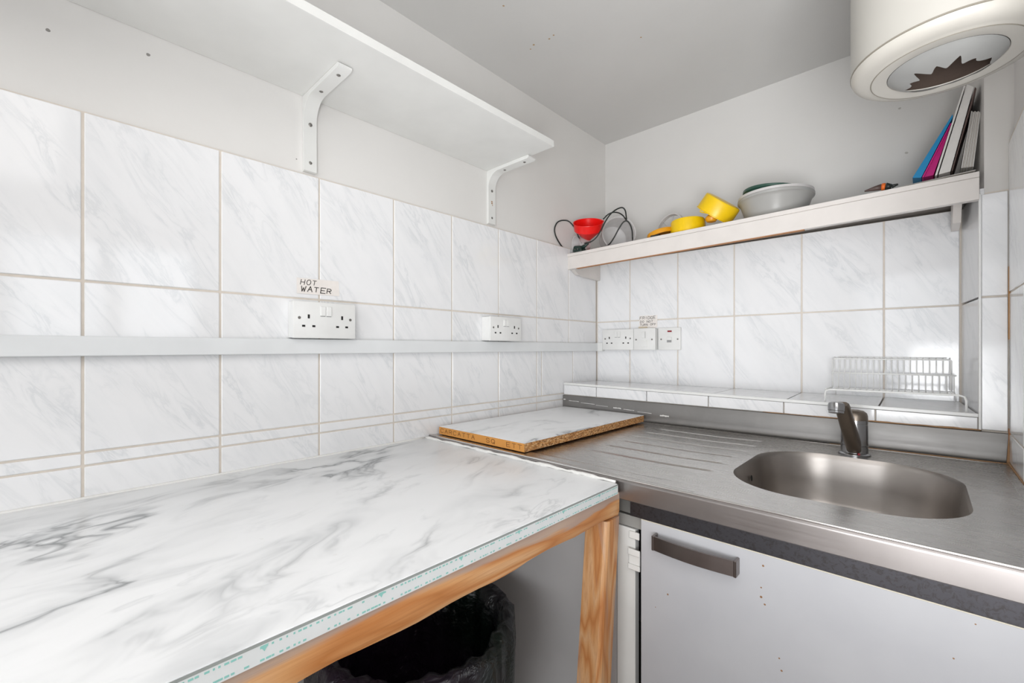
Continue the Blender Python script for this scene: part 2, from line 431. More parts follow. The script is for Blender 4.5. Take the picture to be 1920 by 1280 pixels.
for a in ((-1.85, -1.80, 1.14, 1.9), (-.90, -.85, 1.14, 1.9), (-1.40, -1.31, 1.14, 1.9), (-1.80, -.90, 1.14, 1.19), (-1.80, -.90, 1.85, 1.9)): add_box(bm, RX2 + .02, RX2 + .07, a[0], a[1], a[2], a[3])
link('window_frame', bm, 'plastic', wn)

# grout beds (slightly recessed), then every tile as its own piece
box('grout_bed', LX, -.0018, -2.42, -.0018, .86, ZT, 'grout', wall_l)
false_wall = box('false_wall', LX, RXW, .008, BY, .86, 1.5265, 'shelf_paint', wall_b)
box('grout_bed', -.0018, 1.125, .0018, .008, .95, 1.526, 'grout', wall_b)

TM = {}
def tile(w, h, mtx, parent, thick=.0075):
    key = (round(w, 4), round(h, 4))
    if key not in TM:
        b = bmesh.new(); add_box(b, -w / 2, w / 2, 0, thick, -h / 2, h / 2, .0012, 1)
        me = bpy.data.meshes.new('tile'); b.to_mesh(me); b.free(); me.materials.append(M['tile']); TM[key] = me
    o = bpy.data.objects.new('tile', TM[key]); C.objects.link(o)
    o.parent = parent
    tilt = Euler((math.radians(random.uniform(-.22, .22)), 0, math.radians(random.uniform(-.22, .22)))).to_matrix().to_4x4()
    o.matrix_local = Matrix.Translation(-ORG[parent]) @ mtx @ tilt
    return o
JT = .004
def left_tile(y0, y1, z0, z1, jx=JT, jz=JT):
    tile(y1 - y0 - jx, z1 - z0 - jz, Matrix.Translation((0, (y0 + y1) / 2, (z0 + z1) / 2)) @ Matrix.Rotation(PI / 2, 4, 'Z'), wall_l)
def back_tile(x0, x1, z0, z1, parent=wall_b, Y=0.0):
    tile(x1 - x0 - JT, z1 - z0 - JT, Matrix.Translation(((x0 + x1) / 2, Y, (z0 + z1) / 2)), parent)
Y0 = -1.6061
cols = [(Y0 + k * .2, Y0 + (k + 1) * .2) for k in range(-4, 8)] + [(Y0 + 1.6, -.0015)]
cols = [c for c in cols if c[1] - c[0] > .006]
for a, b in cols:
    left_tile(a, b, ZB, ZT); left_tile(a, b, 1.165, ZB)
lower = [c for c in cols if c[1] < Y0 + 1.21] + [(Y0 + 1.2, Y0 + 1.228)] + [(Y0 + 1.228, Y0 + 1.428), (Y0 + 1.428, -.0015)]
for a, b in lower: left_tile(a, b, ZM, 1.165, jz=JT if a > -9 else 0)
for a, b in cols:
    left_tile(a, b, ZD, ZM, jz=.0035)
    left_tile(a, b, .885, ZD, jz=.0035)
X0 = .1581
bcols = [(.0015, X0)] + [(X0 + k * .2, X0 + (k + 1) * .2) for k in range(4)] + [(X0 + .8, 1.112)]
for a, b in bcols:
    back_tile(a, b, 1.2745, 1.5275); back_tile(a, b, 1.018, 1.2745)

# pier at the right end of the back wall: plastered above, tiled below
pier = struct(prism('wall_pier', [(1.121, BY, .90), (RXW, BY, .90), (RXW, -.193, .90), (1.141, -.193, .90)],
                    [(1.121, BY, ZC), (RXW, BY, ZC), (RXW, -.193, ZC), (1.141, -.193, ZC)], wall_paint('pier_paint', 'd9d6d2')))
for z0, z1 in ((.976, 1.2765), (1.2765, 1.510)):
    back_tile(1.1345, 1.1785, z0, z1, pier, -.2005)
    ang = math.atan2(.2, .020)
    mt = Matrix.Translation((1.1235, -.1005, (z0 + z1) / 2)) @ Matrix.Rotation(-ang, 4, 'Z')
    if z0 < 1.2: tile(.196, z1 - z0 - JT, mt, pier)
    else: tile(.196, 1.525 - z0 - JT, Matrix.Translation((0, 0, (1.525 - z1) / 2)) @ mt, pier)
box('corner_trim', 1.1318, 1.1362, -.2035, -.1965, .976, 1.51, 'plastic', pier, bevel=.001)
box('grout_bed', 1.137, 1.1800, -.1955, -.190, .95, 1.512, 'grout', pier)

# right wall tiling
box('grout_bed', 1.1795, RXW, -.96, -.19, .88, 1.62, 'grout', wall_r)
for k in range(4):
    y1 = -.2 - k * .2; y0 = y1 - .2 if k < 3 else -.96
    for z0, z1 in ((.885, .974), (.974, 1.283), (1.283, 1.612)):
        tile(y1 - y0 - JT, z1 - z0 - JT, Matrix.Translation((1.1775, (y0 + y1) / 2, (z0 + z1) / 2)) @ Matrix.Rotation(-PI / 2, 4, 'Z'), wall_r)
box('rusty_sealant', 1.1765, 1.1800, -.207, -.2005, .92, .985, 'dirty_sealant', wall_r)
box('stained_joint', 1.1765, 1.1792, -.2060, -.2010, 1.18, 1.34, 'grout_rust', wall_r)

# tiled ledge in front of the back wall: front runs slightly askew
def LY(x): return -.2435 + (.0435) * x / 1.132
ledge = struct(prism('trim_1', [(.0005, .006, .975), (1.128, .006, .975), (1.133, LY(1.133) + .008, .969), (.0005, LY(0) + .008, .975)],
                     [(.0005, .006, 1.0125), (1.128, .006, 1.0125), (1.133, LY(1.133) + .008, 1.0035), (.0005, LY(0) + .008, 1.0125)], 'grout'))
lx = [0.001] + [X0 + k * .2 - (.0) for k in range(5)] + [1.132]
for a, b in zip(lx, lx[1:]):
    g = .0018
    A = Vector((a + g, -.0015, 1.0210)); B = Vector((b - g, -.0015, 1.0210)); Cc = Vector((b - g, LY(b), 1.0255 - .0135 * b / 1.13)); D = Vector((a + g, LY(a), 1.0255 - .0135 * a / 1.13))
    if b > 1.1: B.x = 1.110
    dn = Vector((0, 0, -.007))
    prism('tile', [A + dn, B + dn, Cc + dn, D + dn], [A, B, Cc, D], 'tile', ledge, bevel=.0008)
fx = [0.001, .148, .345, .548, .752, .952, 1.132]
for a, b in zip(fx, fx[1:]):
    g = .0016; zt = lambda x: 1.0255 - .0135 * x / 1.13 - .0085; zb = lambda x: .980 - .005 * x / 1.13
    q = [Vector((a + g, LY(a) - .0005, zb(a))), Vector((b - g, LY(b) - .0005, zb(b))), Vector((b - g, LY(b) - .0005, zt(b))), Vector((a + g, LY(a) - .0005, zt(a)))]
    bk = Vector((0, .007, 0)); prism('tile', q, [p + bk for p in q], 'tile', ledge, bevel=.0008)
prism('edge_bead', [(.001, LY(0) - .0015, 1.0178), (1.132, LY(1.132) - .0015, 1.0043), (1.132, LY(1.132) + .004, 1.0043), (.001, LY(0) + .004, 1.0178)],
      [(.001, LY(0) - .0010, 1.0262), (1.132, LY(1.132) - .0010, 1.0127), (1.132, LY(1.132) + .004, 1.0127), (.001, LY(0) + .004, 1.0262)], 'plastic', ledge, bevel=.001)

# ================================================================== SHELVES
sh = thing('wall_shelf', 'long white shelf board on two brackets high on the left wall', 'shelf', (LX, -1.6, 1.745))
box('board', LX + .0005, .2605, -2.35, -.640, 1.7455, 1.7635, 'shelf_white', sh, bevel=.0006)
def bracket(yc, w, zb, spot):
    b = bmesh.new(); x0 = LX + .0005; zt = 1.7450; T = .0085; R = .045
    prof = [(x0, zt), (.172, zt), (.176, zt - .003), (.176, zt - .007), (.170, zt - .010)]
    for k in range(9):
        a = PI / 2 + k * PI / 2 / 8
        prof.append((x0 + T + R + R * math.cos(a), zt - T - R - .002 + R * math.sin(a)))
    prof += [(x0 + T + .001, zb + .002), (x0 + T - .002, zb), (x0, zb)]
    add_prism(b, [(x, yc - w / 2, z) for x, z in prof], [(x, yc + w / 2, z) for x, z in prof])
    o = link('bracket', b, 'shelf_white', sh, True)
    for (X, Z, ax) in ((x0 + T, zb + .021, (1, 0, 0)), (x0 + T + .0005, zb + .110, (1, 0, 0)), (.060, zt - .0100, (0, 0, -1)), (.145, zt - .0100, (0, 0, -1))):
        lathe('screw', [(0, .0022), (.0020, .0022), (.0044, .0005), (.0044, -.001), (0, -.001)], 'screw', o, frame_at((X, yc, Z), ax), 12)
    return o
b1 = bracket(-1.2275, .029, 1.571, 1)
box('glue_stain', LX + .0088, LX + .0094, -1.233, -1.223, 1.606, 1.628, plain('tan_glue', 'd9bf93', .7, bumpy=.3), b1)
b2 = bracket(-.6390, .032, 1.571, 0)
bm = bmesh.new()
for k in range(8): add_box(bm, LX + .0088, LX + .0095, -.640 + random.uniform(-.004, .002), -.640 + random.uniform(.003, .007), 1.605 + k * .0055, 1.609 + k * .0055)
link('rust_mark', bm, 'rust', b2)

SHY = -.216                                       # front of the back shelf; its board rises a little to the right
def shz(x): return 1.5405 + .0175 * x / 1.133
bs = thing('back_shelf', 'deep cream painted shelf over the sockets on the back wall', 'shelf', (.57, -.07, 1.52))
def slab(name, x0, x1, y0, y1, d0, d1, mat, parent, bevel=.0008, **k):
    la = [(x0, y0, shz(x0) + d0), (x1, y0, shz(x1) + d0), (x1, y1, shz(x1) + d0), (x0, y1, shz(x0) + d0)]
    lb = [(x0, y0, shz(x0) + d1), (x1, y0, shz(x1) + d1), (x1, y1, shz(x1) + d1), (x0, y1, shz(x0) + d1)]
    return prism(name, la, lb, mat, parent, bevel=bevel, **k)
slab('board', LX + .001, 1.1325, SHY, -.195, -.0125, 0, 'shelf_paint', bs)
slab('shelf_surface', LX + .001, 1.118, -.195, BY - .0005, -.0125, -.0002, 'shelf_paint', bs)
slab('fascia', LX + .001, 1.1325, SHY + .0015, SHY + .020, -.0625, -.0128, 'shelf_paint', bs)
slab('raw_edge', .04, .80, SHY + .003, SHY + .018, -.0642, -.0622, 'mdf', bs, bevel=0, label='bare brown lower edge')
cl = [(-.0005 - .0, 0)]
q = [(SHY + .022, 1.4775), (SHY + .024, 1.525), (-.001, 1.525), (-.001, 1.455), (-.10, 1.457), (-.165, 1.4615)]
prism('cleat', [(.0015, y, z) for y, z in q], [(.018, y, z) for y, z in q], 'shelf_paint', bs)
q = [(-.155, 1.5400), (-.006, 1.5400), (-.006, 1.470), (-.09, 1.474)]
prism('cleat', [(1.094, y, z) for y, z in q], [(1.109, y, z) for y, z in q], 'shelf_paint', bs)

# ================================================================== ELECTRICS
tr = thing('cable_trunking', 'white plastic cable trunking strip running along the left wall tiles', 'trunking', (0, -1.2, 1.165))
prism('trunking_body', [(.0008, -2.4, 1.1462), (.0145, -2.4, 1.1462), (.016, -2.4, 1.1475), (.016, -2.4, 1.1787), (.0145, -2.4, 1.180), (.0008, -2.4, 1.180)],
      [(.0008, -.0195, 1.1500), (.0145, -.0195, 1.1500), (.016, -.0195, 1.1513), (.016, -.0195, 1.1830), (.0145, -.0195, 1.1843), (.0008, -.0195, 1.1843)], 'trunk', tr)
box('end_cap', .0008, .040, -.0190, -.0008, 1.149, 1.1855, 'plastic', tr, bevel=.001)

def socket(label, org, ux, n, w, h, depth, kind, group=None):
    """wall accessory; org = lower left corner of the face on the wall, ux = reading direction, n = out of the wall"""
    ux, n, org = Vector(ux), Vector(n), Vector(org); uz = Vector((0, 0, 1))
    names = {'double': 'double_socket', 'spur': 'fused_switch', 'cooker': 'appliance_switch'}
    t = thing(names[kind], label, 'socket' if kind == 'double' else 'switch', org + ux * w / 2, group)
    def pb(nm, u0, u1, z0, z1, d0, d1, mat, par=t, bevel=0, seg=1):
        a = org + ux * u0 + n * d0 + uz * z0; b = org + ux * u1 + n * d1 + uz * z1
        lo = [min(a[i], b[i]) for i in range(3)]; hi = [max(a[i], b[i]) for i in range(3)]
        return box(nm, lo[0], hi[0], lo[1], hi[1], lo[2], hi[2], mat, par, bevel, seg)
    if depth > .012: pb('back_box', .001, w - .001, .001, h - .001, .0003, depth - .0095, 'plastic', bevel=.001)
    fp = pb('faceplate', 0, w, 0, h, depth - .009 if depth > .012 else .0003, depth, 'plastic', bevel=.0022, seg=2)
    def hole(u, z, a, b, nm='pin_hole'): pb(nm, u - a / 2, u + a / 2, z - b / 2, z + b / 2, depth - .0004, depth + .0004, 'dark')
    def screw(u, z): lathe('screw', [(0, .0012), (.0030, .0010), (.0034, 0), (0, -.0003)], 'screw', fp, frame_at(org + ux * u + uz * z + n * depth, n), 10)
    if kind == 'double':
        s = w / .146; v = h / .083
        for c in (.034, .112):
            hole(c * s, .049 * v, .0045, .0090); hole((c - .0112) * s, .0275 * v, .0068, .0045); hole((c + .0112) * s, .0275 * v, .0068, .0045)
        for c in (.066, .080):
            pb('rocker_switch', (c - .0058) * s, (c + .0058) * s, .0515 * v, .0735 * v, depth - .0005, depth + .0028, 'plastic', bevel=.0008)
            pb('switch_gap', (c - .0058) * s, (c + .0058) * s, .0500 * v, .0516 * v, depth - .0004, depth + .0003, 'gap')
        screw(.0135 * s, .0455 * v); screw(.1325 * s, .0455 * v)
    if kind == 'spur':
        pb('rocker_switch', w * .40, w * .55, h * .55, h * .84, depth - .0005, depth + .003, 'plastic', bevel=.0008)
        pb('switch_gap', w * .55, w * .56, h * .54, h * .84, depth - .0004, depth + .0005, 'gap')
        pb('fuse_carrier', w * .36, w * .64, h * .14, h * .42, depth - .0005, depth + .0014, 'plastic', bevel=.0006)
        hole(w * .50, h * .21, .004, .0045, 'fuse_screw_hole'); screw(w * .12, h * .48); screw(w * .86, h * .48)
    if kind == 'cooker':
        pb('neon', w * .43, w * .62, h * .80, h * .87, depth - .0005, depth + .0008, 'red')
        pb('rocker_switch', w * .42, w * .62, h * .32, h * .58, depth - .0005, depth + .003, 'plastic', bevel=.0008)
        pb('switch_mark', w * .42, w * .62, h * .34, h * .44, depth + .003, depth + .0034, 'gap')
        screw(w * .14, h * .48); screw(w * .88, h * .48)
    return t
G1 = 'white double wall sockets'
socket('large white double socket under the HOT WATER note', (0, -1.2770, 1.1838), (0, 1, 0), (1, 0, 0), .1455, .083, .031, 'double')
socket('white double socket on the left wall, farther one without a note', (0, -.6855, 1.1855), (0, 1, 0), (1, 0, 0), .1455, .078, .042, 'double')
socket('white double socket on the back wall beside the corner', (.0475, 0, 1.1550), (1, 0, 0), (0, -1, 0), .1425, .085, .031, 'double')
socket('white fused switch beneath the FRIDGE note', (.1915, 0, 1.1550), (1, 0, 0), (0, -1, 0), .0905, .086, .031, 'spur')
socket('white switch plate with a red neon, rightmost on the back wall', (.2850, 0, 1.1552), (1, 0, 0), (0, -1, 0), .0880, .086, .0105, 'cooker')

nt = thing('handwritten_note', 'small taped paper note reading HOT WATER on the left tiles', 'note', (0, -1.21, 1.288))
prism('paper', [(.0006, -1.258, 1.2865), (.0006, -1.158, 1.2880), (.0006, -1.160, 1.3240), (.0006, -1.258, 1.3225)],
      [(.0010, -1.258, 1.2865), (.0010, -1.158, 1.2880), (.0010, -1.160, 1.3240), (.0010, -1.258, 1.3225)], 'note', nt)
lettering('writing', 'HOT', (.0010, -1.250, 1.3085), (0, 1, 0), (0, -.06, 1), .0110, .0085, .0050, .0015, 'ink', nt, .25, .10)
lettering('writing', 'WATER', (.0010, -1.249, 1.2930), (0, 1, 0), (0, -.06, 1), .0115, .0100, .0050, .0019, 'ink', nt, .20, .12)
nt = thing('handwritten_note', 'tiny note reading FRIDGE DO NOT TURN OFF on the back tiles', 'note', (.24, 0, 1.243))
box('paper', .2012, .2775, -.0010, -.0006, 1.2430, 1.2925, 'note', nt)
box('tape', .1985, .236, -.0026, -.0012, 1.2415, 1.2490, 'note_tape', nt)
lettering('writing', 'FRIDGE', (.2035, -.0010, 1.2790), (1, 0, 0), (0, 0, 1), .0100, .0080, .0034, .0014, 'ink', nt, .1, .08)
lettering('writing', 'DO NOT', (.2045, -.0010, 1.2650), (1, 0, 0), (0, 0, 1), .0080, .0065, .0030, .0012, 'ink', nt, .1, .08)
lettering('writing', 'TURN OFF', (.2040, -.0010, 1.2525), (1, 0, 0), (0, 0, 1), .0080, .0060, .0028, .0012, 'ink', nt, .1, .08)

# ================================================================== WORKTOP ON ITS PINE FRAME
CXF = .6188; CYB = -.9075; CYF = -2.35
wt = thing('worktop', 'white marble effect worktop on a rough pine frame along the left wall', 'worktop', (.31, -1.6, 0))
bm = bmesh.new(); add_box(bm, .0012, CXF, CYF, CYB, ZW - .0195, ZW, .0012, 2)
link('top', bm, 'counter', wt, True)
box('edge_strip', CXF + .0001, CXF + .0010, CYF, CYB + .0005, ZW - .0195, ZW - .0015, 'tape', wt, label='edging with green print')
box('edge_line', CXF + .0002, CXF + .0013, CYF, CYB + .0005, ZW - .0035, ZW - .0012, 'tape_line', wt)
bm = bmesh.new(); rnd = random.Random(11); y = CYF + .02; k = 0
while y < CYB - .006:                              # rows of tiny green print too small to read
    for zc, hh in ((ZW - .0060, .0017), (ZW - .0168, .0017)):
        if rnd.random() < .82:
            L = rnd.uniform(.0012, .0042)
            add_box(bm, CXF + .0008, CXF + .00125, y, y + L, zc - hh / 2, zc + hh / 2)
    if k % 22 == 6:
        add_prism(bm, [(CXF + .0008, y, ZW - .0045), (CXF + .0008, y + .007, ZW - .0045), (CXF + .0008, y + .0035, ZW - .0100)],
                  [(CXF + .0013, y, ZW - .0045), (CXF + .0013, y + .007, ZW - .0045), (CXF + .0013, y + .0035, ZW - .0100)])
    y += rnd.uniform(.0035, .0065); k += 1
tag(link('printed_marks', bm, 'print_green', wt), kind='stuff')
bm = bmesh.new()                                   # pine rail with a wavy, roughly sawn lower edge
N = 60; up = []; 
for i in range(N + 1):
    y = CYF + .01 + (CYB + .012 - CYF - .01) * i / N
    w_ = .0016 * math.sin(i * .9) + .0014 * math.sin(i * .37 + 1) + random.uniform(-.0006, .0006)
    zb = .8480 - .0050 * i / N + w_; dx = .001 * math.sin(i * .5)
    up.append([bm.verts.new((x, y, z)) for x, z in ((CXF - .045, ZW - .0200), (CXF - .003, ZW - .0200), (CXF - .0015 + dx, ZW - .030), (CXF - .002 + dx, zb + .008), (CXF - .005, zb), (CXF - .045, zb + .001))])
for a, b in zip(up, up[1:]):
    for k in range(6): bm.faces.new((a[k], a[(k + 1) % 6], b[(k + 1) % 6], b[k]))
bm.faces.new(up[0][::-1]); bm.faces.new(up[-1])
link('front_rail', bm, 'wood_rail', wt, True)
def post(yc, lean):
    b = bmesh.new(); x1 = CXF - .001; x0 = x1 - .047; y0 = yc - .0465; y1 = yc; R = .007
    prof = [(x0, y0), (x1 - R, y0), (x1 - R * .3, y0 + R * .3), (x1, y0 + R), (x1, y1 - .004), (x1 - .004, y1), (x0, y1)]
    add_prism(b, [(x - lean * .3, y - lean * 2.6, 0) for x, y in prof], [(x, y, .8400) for x, y in prof])
    return link('leg', b, 'wood_post', wt)
post(-.8945, .028); post(-2.28, 0)
box('cross_rail', .02, CXF - .05, -.945, -.905, ZW - .055, ZW - .021, 'wood_rail', wt)
box('cross_rail', .02, CXF - .05, -2.32, -2.28, ZW - .055, ZW - .021, 'wood_rail', wt)
bm = bmesh.new(); pts = []                        # hand-smeared sealant along the steel edge
for i in range(50):
    x = .004 + (.612 - .004) * i / 49; pts.append((x, CYB + .0035 + random.uniform(-.0014, .0014), ZW + .0012 + random.uniform(-.0006, .0006)))
add_tube(bm, pts, lambda t: .0040 + .0010 * math.sin(t * 37) + .0005 * math.sin(t * 91), 8)
link('sealant_bead', bm, 'sealant', wt, 'all')
bm = bmesh.new(); add_tube(bm, [(.0010, CYF + .02 + (CYB - CYF - .02) * i / 40, ZW + .0006) for i in range(41)], .0030, 6)
link('wall_sealant', bm, 'sealant', wt, 'all')

# ================================================================== SINK TOP
ZS = .910; SF = -.895
BX0, BX1, BY0, BY1, BR = .755, 1.0975, -.783, -.3815, .125
sk = thing('sink_unit', 'stainless steel sink top with grooved drainer and one bowl', 'sink', (.6, -.55, ZS))
def sstep(a, b, x): t = min(1, max(0, (x - a) / (b - a))); return t * t * (3 - 2 * t)
def zsurf(x, y):
    z = 0.0
    d = sstep(.300, .315, x) * (1 - sstep(.60, .746, x)) * sstep(-.845, -.832, y) * (1 - sstep(-.262, -.248, y))
    z -= .0030 * d
    for k in range(6):
        yc = -.715 + k * .078
        g = math.exp(-((y - yc) / .0034) ** 2) * sstep(.42, .45, x) * (1 - sstep(.712, .735, x))
        z -= .0030 * g
    e = max(abs((x - .926) / .232) , abs((y + .56) / .268)) if x > .69 else 9
    rim = sstep(-.878, -.872, y)
    z += .0012 * (1 - rim) - .0
    z -= .0012 * sstep(1.158, 1.150, x) * sstep(-.245, -.255, y) * sstep(.75, .76, x) * 0
    return ZS + z
bm = bmesh.new()
XA = .748
xs = [0.0015 + (XA - .0015) * i / 150 for i in range(151)]
ys = [SF + .006 + (-.190 - SF - .006) * j / 230 for j in range(231)]
gv = [[bm.verts.new((x, y, zsurf(x, y))) for y in ys] for x in xs]
for i in range(len(xs) - 1):
    for j in range(len(ys) - 1): bm.faces.new((gv[i][j], gv[i + 1][j], gv[i + 1][j + 1], gv[i][j + 1]))
link('drainer', bm, 'steel', sk, 'all')
def rrect(x0, x1, y0, y1, r, n):
    """n points round a rounded rectangle, by angle from its centre"""
    cx, cy = (x0 + x1) / 2, (y0 + y1) / 2; out = []
    for k in range(n):
        a = 2 * PI * k / n; dx, dy = math.cos(a), math.sin(a)
        lo, hi = 0, 2
        for _ in range(40):
            m = (lo + hi) / 2; px, py = abs(dx * m), abs(dy * m); hx, hy = (x1 - x0) / 2, (y1 - y0) / 2
            qx, qy = max(px - (hx - r), 0), max(py - (hy - r), 0)
            inside = (math.hypot(qx, qy) <= r) if (qx > 0 and qy > 0) else (px <= hx and py <= hy)
            if inside: lo = m
            else: hi = m
        out.append((cx + dx * lo, cy + dy * lo))
    return out
NB = 160
bm = bmesh.new(); rings = []
outer = rrect(XA, 1.1772, SF + .006, -.190, .0002, NB)
# snap the nearest ring points to the rectangle's corners
for cxx, cyy in ((XA, SF + .006), (XA, -.19), (1.1772, SF + .006), (1.1772, -.19)):
    k = min(range(NB), key=lambda i: (outer[i][0] - cxx) ** 2 + (outer[i][1] - cyy) ** 2); outer[k] = (cxx, cyy)
lip = rrect(BX0, BX1, BY0, BY1, BR, NB)
for t in (0, .5, .8, .93, 1.0):
    rings.append([bm.verts.new((o[0] + (l[0] - o[0]) * t, o[1] + (l[1] - o[1]) * t, zsurf(o[0], o[1]) * (1 - t) + ZS * t)) for o, l in zip(outer, lip)])
for a, b in zip(rings, rings[1:]):
    for k in range(NB): bm.faces.new((a[k], a[(k + 1) % NB], b[(k + 1) % NB], b[k]))
link('sink_surround', bm, 'steel', sk, 'all')
bm = bmesh.new(); rings = []
for ins, dz in ((0, 0), (.0006, -.0012), (.0022, -.0045), (.0040, -.012), (.010, -.060), (.016, -.105), (.026, -.128), (.046, -.143), (.075, -.149), (.14, -.152)):
    rings.append([bm.verts.new((x, y, ZS + dz)) for x, y in rrect(BX0 + ins, BX1 - ins, BY0 + ins, BY1 - ins, max(BR - ins * .5, .02), NB)])
for a, b in zip(rings, rings[1:]):
    for k in range(NB): bm.faces.new((a[k], a[(k + 1) % NB], b[(k + 1) % NB], b[k]))
bm.faces.new(rings[-1])
bowl = link('bowl', bm, 'steel_bowl', sk, 'all')
lathe('drain', [(0, .001), (.018, .001), (.030, .0035), (.035, .002), (.035, -.001), (0, -.001)], 'chrome', bowl, Matrix.Translation((.926, -.58, ZS - .152)), 24)
lathe('overflow_hole', [(0, .0005), (.006, .0005), (.007, 0)], 'dark', bowl, frame_at((.7655, -.585, ZS - .035), (1, 0, .1)), 14)
# front edge: rolled over, plain band, return underneath
prof = []
for k in range(7):
    a = PI / 2 + k * PI / 2 / 6; prof.append((SF + .006 + .006 * math.cos(a), ZS + .0012 - .006 + .006 * math.sin(a)))
prof += [(SF, .9040), (SF, .8750), (SF, .8735), (SF + .0015, .8720), (SF + .020, .8720), (SF + .020, .8728), (SF + .0022, .8733), (SF + .0008, .8745)]
inner = [(y + .0009 if y < SF + .01 else y, z - .0009) for y, z in prof[:7]][::-1]
loop = prof + inner
prism('front_edge', [(.0015, y, z) for y, z in loop], [(1.1772, y, z) for y, z in loop], 'steel_front', sk, smooth=True)
M['edge_highlight'] = steel('edge_highlight_steel', 'e4e2e0', .20)
tube('highlight_lip', [(.0020 + .5875 * 2 * i / 20, SF + .0042, ZS + .0008) for i in range(21)], .0022, 'edge_highlight', sk, 8, label='added pale steel lip for the edge highlight')  # added thin tube, its pale steel stands in for the edge highlight
box('edge_underside', .628, 1.1772, SF + .0205, SF + .0235, .8375, .8722, 'steel_dirt_shade', sk, label='grimy steel under the front edge, shade in its dark colour')
# upstand with a coved foot, following the ledge; slightly open seam with sealant at its left end
upf = lambda x: LY(x) - .0050
US = [(-.012, ZS + .0004), (-.006, ZS + .0012), (-.0022, ZS + .0045), (-.0004, ZS + .011), (0, ZS + .020), (0, .9725), (.001, .9740), (.0032, .9740)]
N = 40; bm = bmesh.new(); rows = []
for i in range(N + 1):
    x = .0015 + (1.1768 - .0015) * i / N
    rows.append([bm.verts.new((x, upf(x) + dy, z + (.003 * (1 - x) if z > .95 else 0))) for dy, z in US])
for a, b in zip(rows, rows[1:]):
    for k in range(len(US) - 1): bm.faces.new((a[k], a[k + 1], b[k + 1], b[k]))
link('upstand', bm, 'steel_dull', sk, 'all')
rnd = random.Random(5)                             # torn remains of white sealant on the upstand
for x0, L, h, z in ((.005, .010, .003, .9600), (.03, .045, .0016, .9570), (.085, .06, .0012, .9530), (.150, .05, .001, .9490), (.222, .030, .0032, .9455), (.262, .040, .0012, .944), (.315, .05, .0010, .940), (.395, .030, .0042, .9345)):
    n = 6
    top = [(x0 + L * i / n, z - .02 * (L * i / n) + h * (.6 + .4 * rnd.random())) for i in range(n + 1)]; bot = [(x0 + L * i / n, z - .02 * (L * i / n) - h * .5 * rnd.random()) for i in range(n + 1)][::-1]
    prism('sealant_remnant', [(x, upf(x) - .0003, zz) for x, zz in top + bot], [(x, upf(x) - .0012, zz) for x, zz in top + bot], 'sealant', sk)
bm = bmesh.new()
add_tube(bm, [(.70 + (1.135 - .70) * i / 30, upf(.70 + .435 * i / 30) + .002, .9765 - .0004 * i / 30 + random.uniform(-.0006, .0006)) for i in range(31)], lambda t: .0005 + .0012 * t + .0008 * max(0, math.sin(t * 23)), 6)
link('rusty_joint', bm, 'rust', sk, 'all', label='rusty sealant joint on top of the upstand')
bm = bmesh.new()
add_tube(bm, [(.86 + .318 * i / 20, upf(.86 + .3 * i / 20) - .016, ZS + .0001) for i in range(21)], lambda t: .0006 + .0012 * t, 5)
add_tube(bm, [(1.176, -.205 - .25 * i / 20, ZS + .0012) for i in range(21)], lambda t: .0026 - .0018 * t, 6)
add_tube(bm, [(1.1765, -.2105, ZS + .050 * i / 8) for i in range(9)], lambda t: .0036 - .0028 * t, 6)
link('rust_stains', bm, 'rust', sk, 'all', label='brown rust stains by the right corner')
bm = bmesh.new()                                   # raised border line round the bowl field
bd = [(.775, upf(.775) - .030), (1.135, upf(1.13) - .030), (1.158, upf(1.15) - .05), (1.163, -.80)]
add_tube(bm, [(x, y, ZS - .0002) for x, y in smooth_path([(a, b, 0) for a, b in bd], 8) for _ in (0,)] if False else [(p.x, p.y, ZS - .0003) for p in smooth_path([(a, b, 0) for a, b in bd], 8)], .0013, 6)
link('border_ridge', bm, 'steel', sk, 'all')

# ================================================================== TAP
tp = thing('mixer_tap', 'worn chrome mixer tap behind the sink bowl', 'tap', (.9215, -.334, ZS))
lathe('base_ring', [(0, 0.0005), (.031, .0005), (.031, .003), (.0275, .0055), (0, .0055)], 'chrome', tp, Matrix.Translation((.9215, -.334, ZS)), 32)
lathe('body', [(.0262, .005), (.0262, .022), (.0250, .0225), (.0250, .0238), (.0262, .0243), (.0256, .068), (.0248, .0735), (.0256, .0740), (.0254, .082)], 'chrome', tp, Matrix.Translation((.9215, -.334, ZS)), 32)
cap = lathe('lever_cap', [(.0256, .0820), (.0254, .092), (.0235, .0985), (.0175, .1035), (.009, .1055), (0, .106)], 'chrome_dark', tp, Matrix.Translation((.9215, -.334, ZS)), 32, label='dark chrome cap')
lathe('lever_screw', [(0, .0020), (.0045, .0015), (.005, 0)], 'ring', cap, frame_at((.9195, -.3597, ZS + .088), (0, -1, .1)), 12)
# spout: flat oval bar rising forward from the body's foot to the nozzle
a0 = Vector((.9225, -.350, .9280)); a1 = on_y(1578, 757, -.470); 
dirv = (a1 - a0).normalized(); sx = Vector((1, 0, 0)); sx = (sx - dirv * sx.dot(dirv)).normalized(); sn = sx.cross(dirv)
bm = bmesh.new(); rr = []
for t, wd, th in ((0, .0140, .0150), (.12, .0145, .0150), (.5, .0140, .0120), (.9, .0135, .0090), (.97, .0125, .0080), (1.0, .0100, .0060)):
    c = a0.lerp(a1, t); ring = []
    for k in range(20):
        a = 2 * PI * k / 20; ca, sa = math.cos(a), math.sin(a)
        e = .55
        ring.append(bm.verts.new(c + sx * wd * math.copysign(abs(ca) ** e, ca) + sn * th * math.copysign(abs(sa) ** e, sa)))
    rr.append(ring)
for a, b in zip(rr, rr[1:]):
    for k in range(20): bm.faces.new((a[k], a[(k + 1) % 20], b[(k + 1) % 20], b[k]))
bm.faces.new(rr[0][::-1]); bm.faces.new(rr[-1])
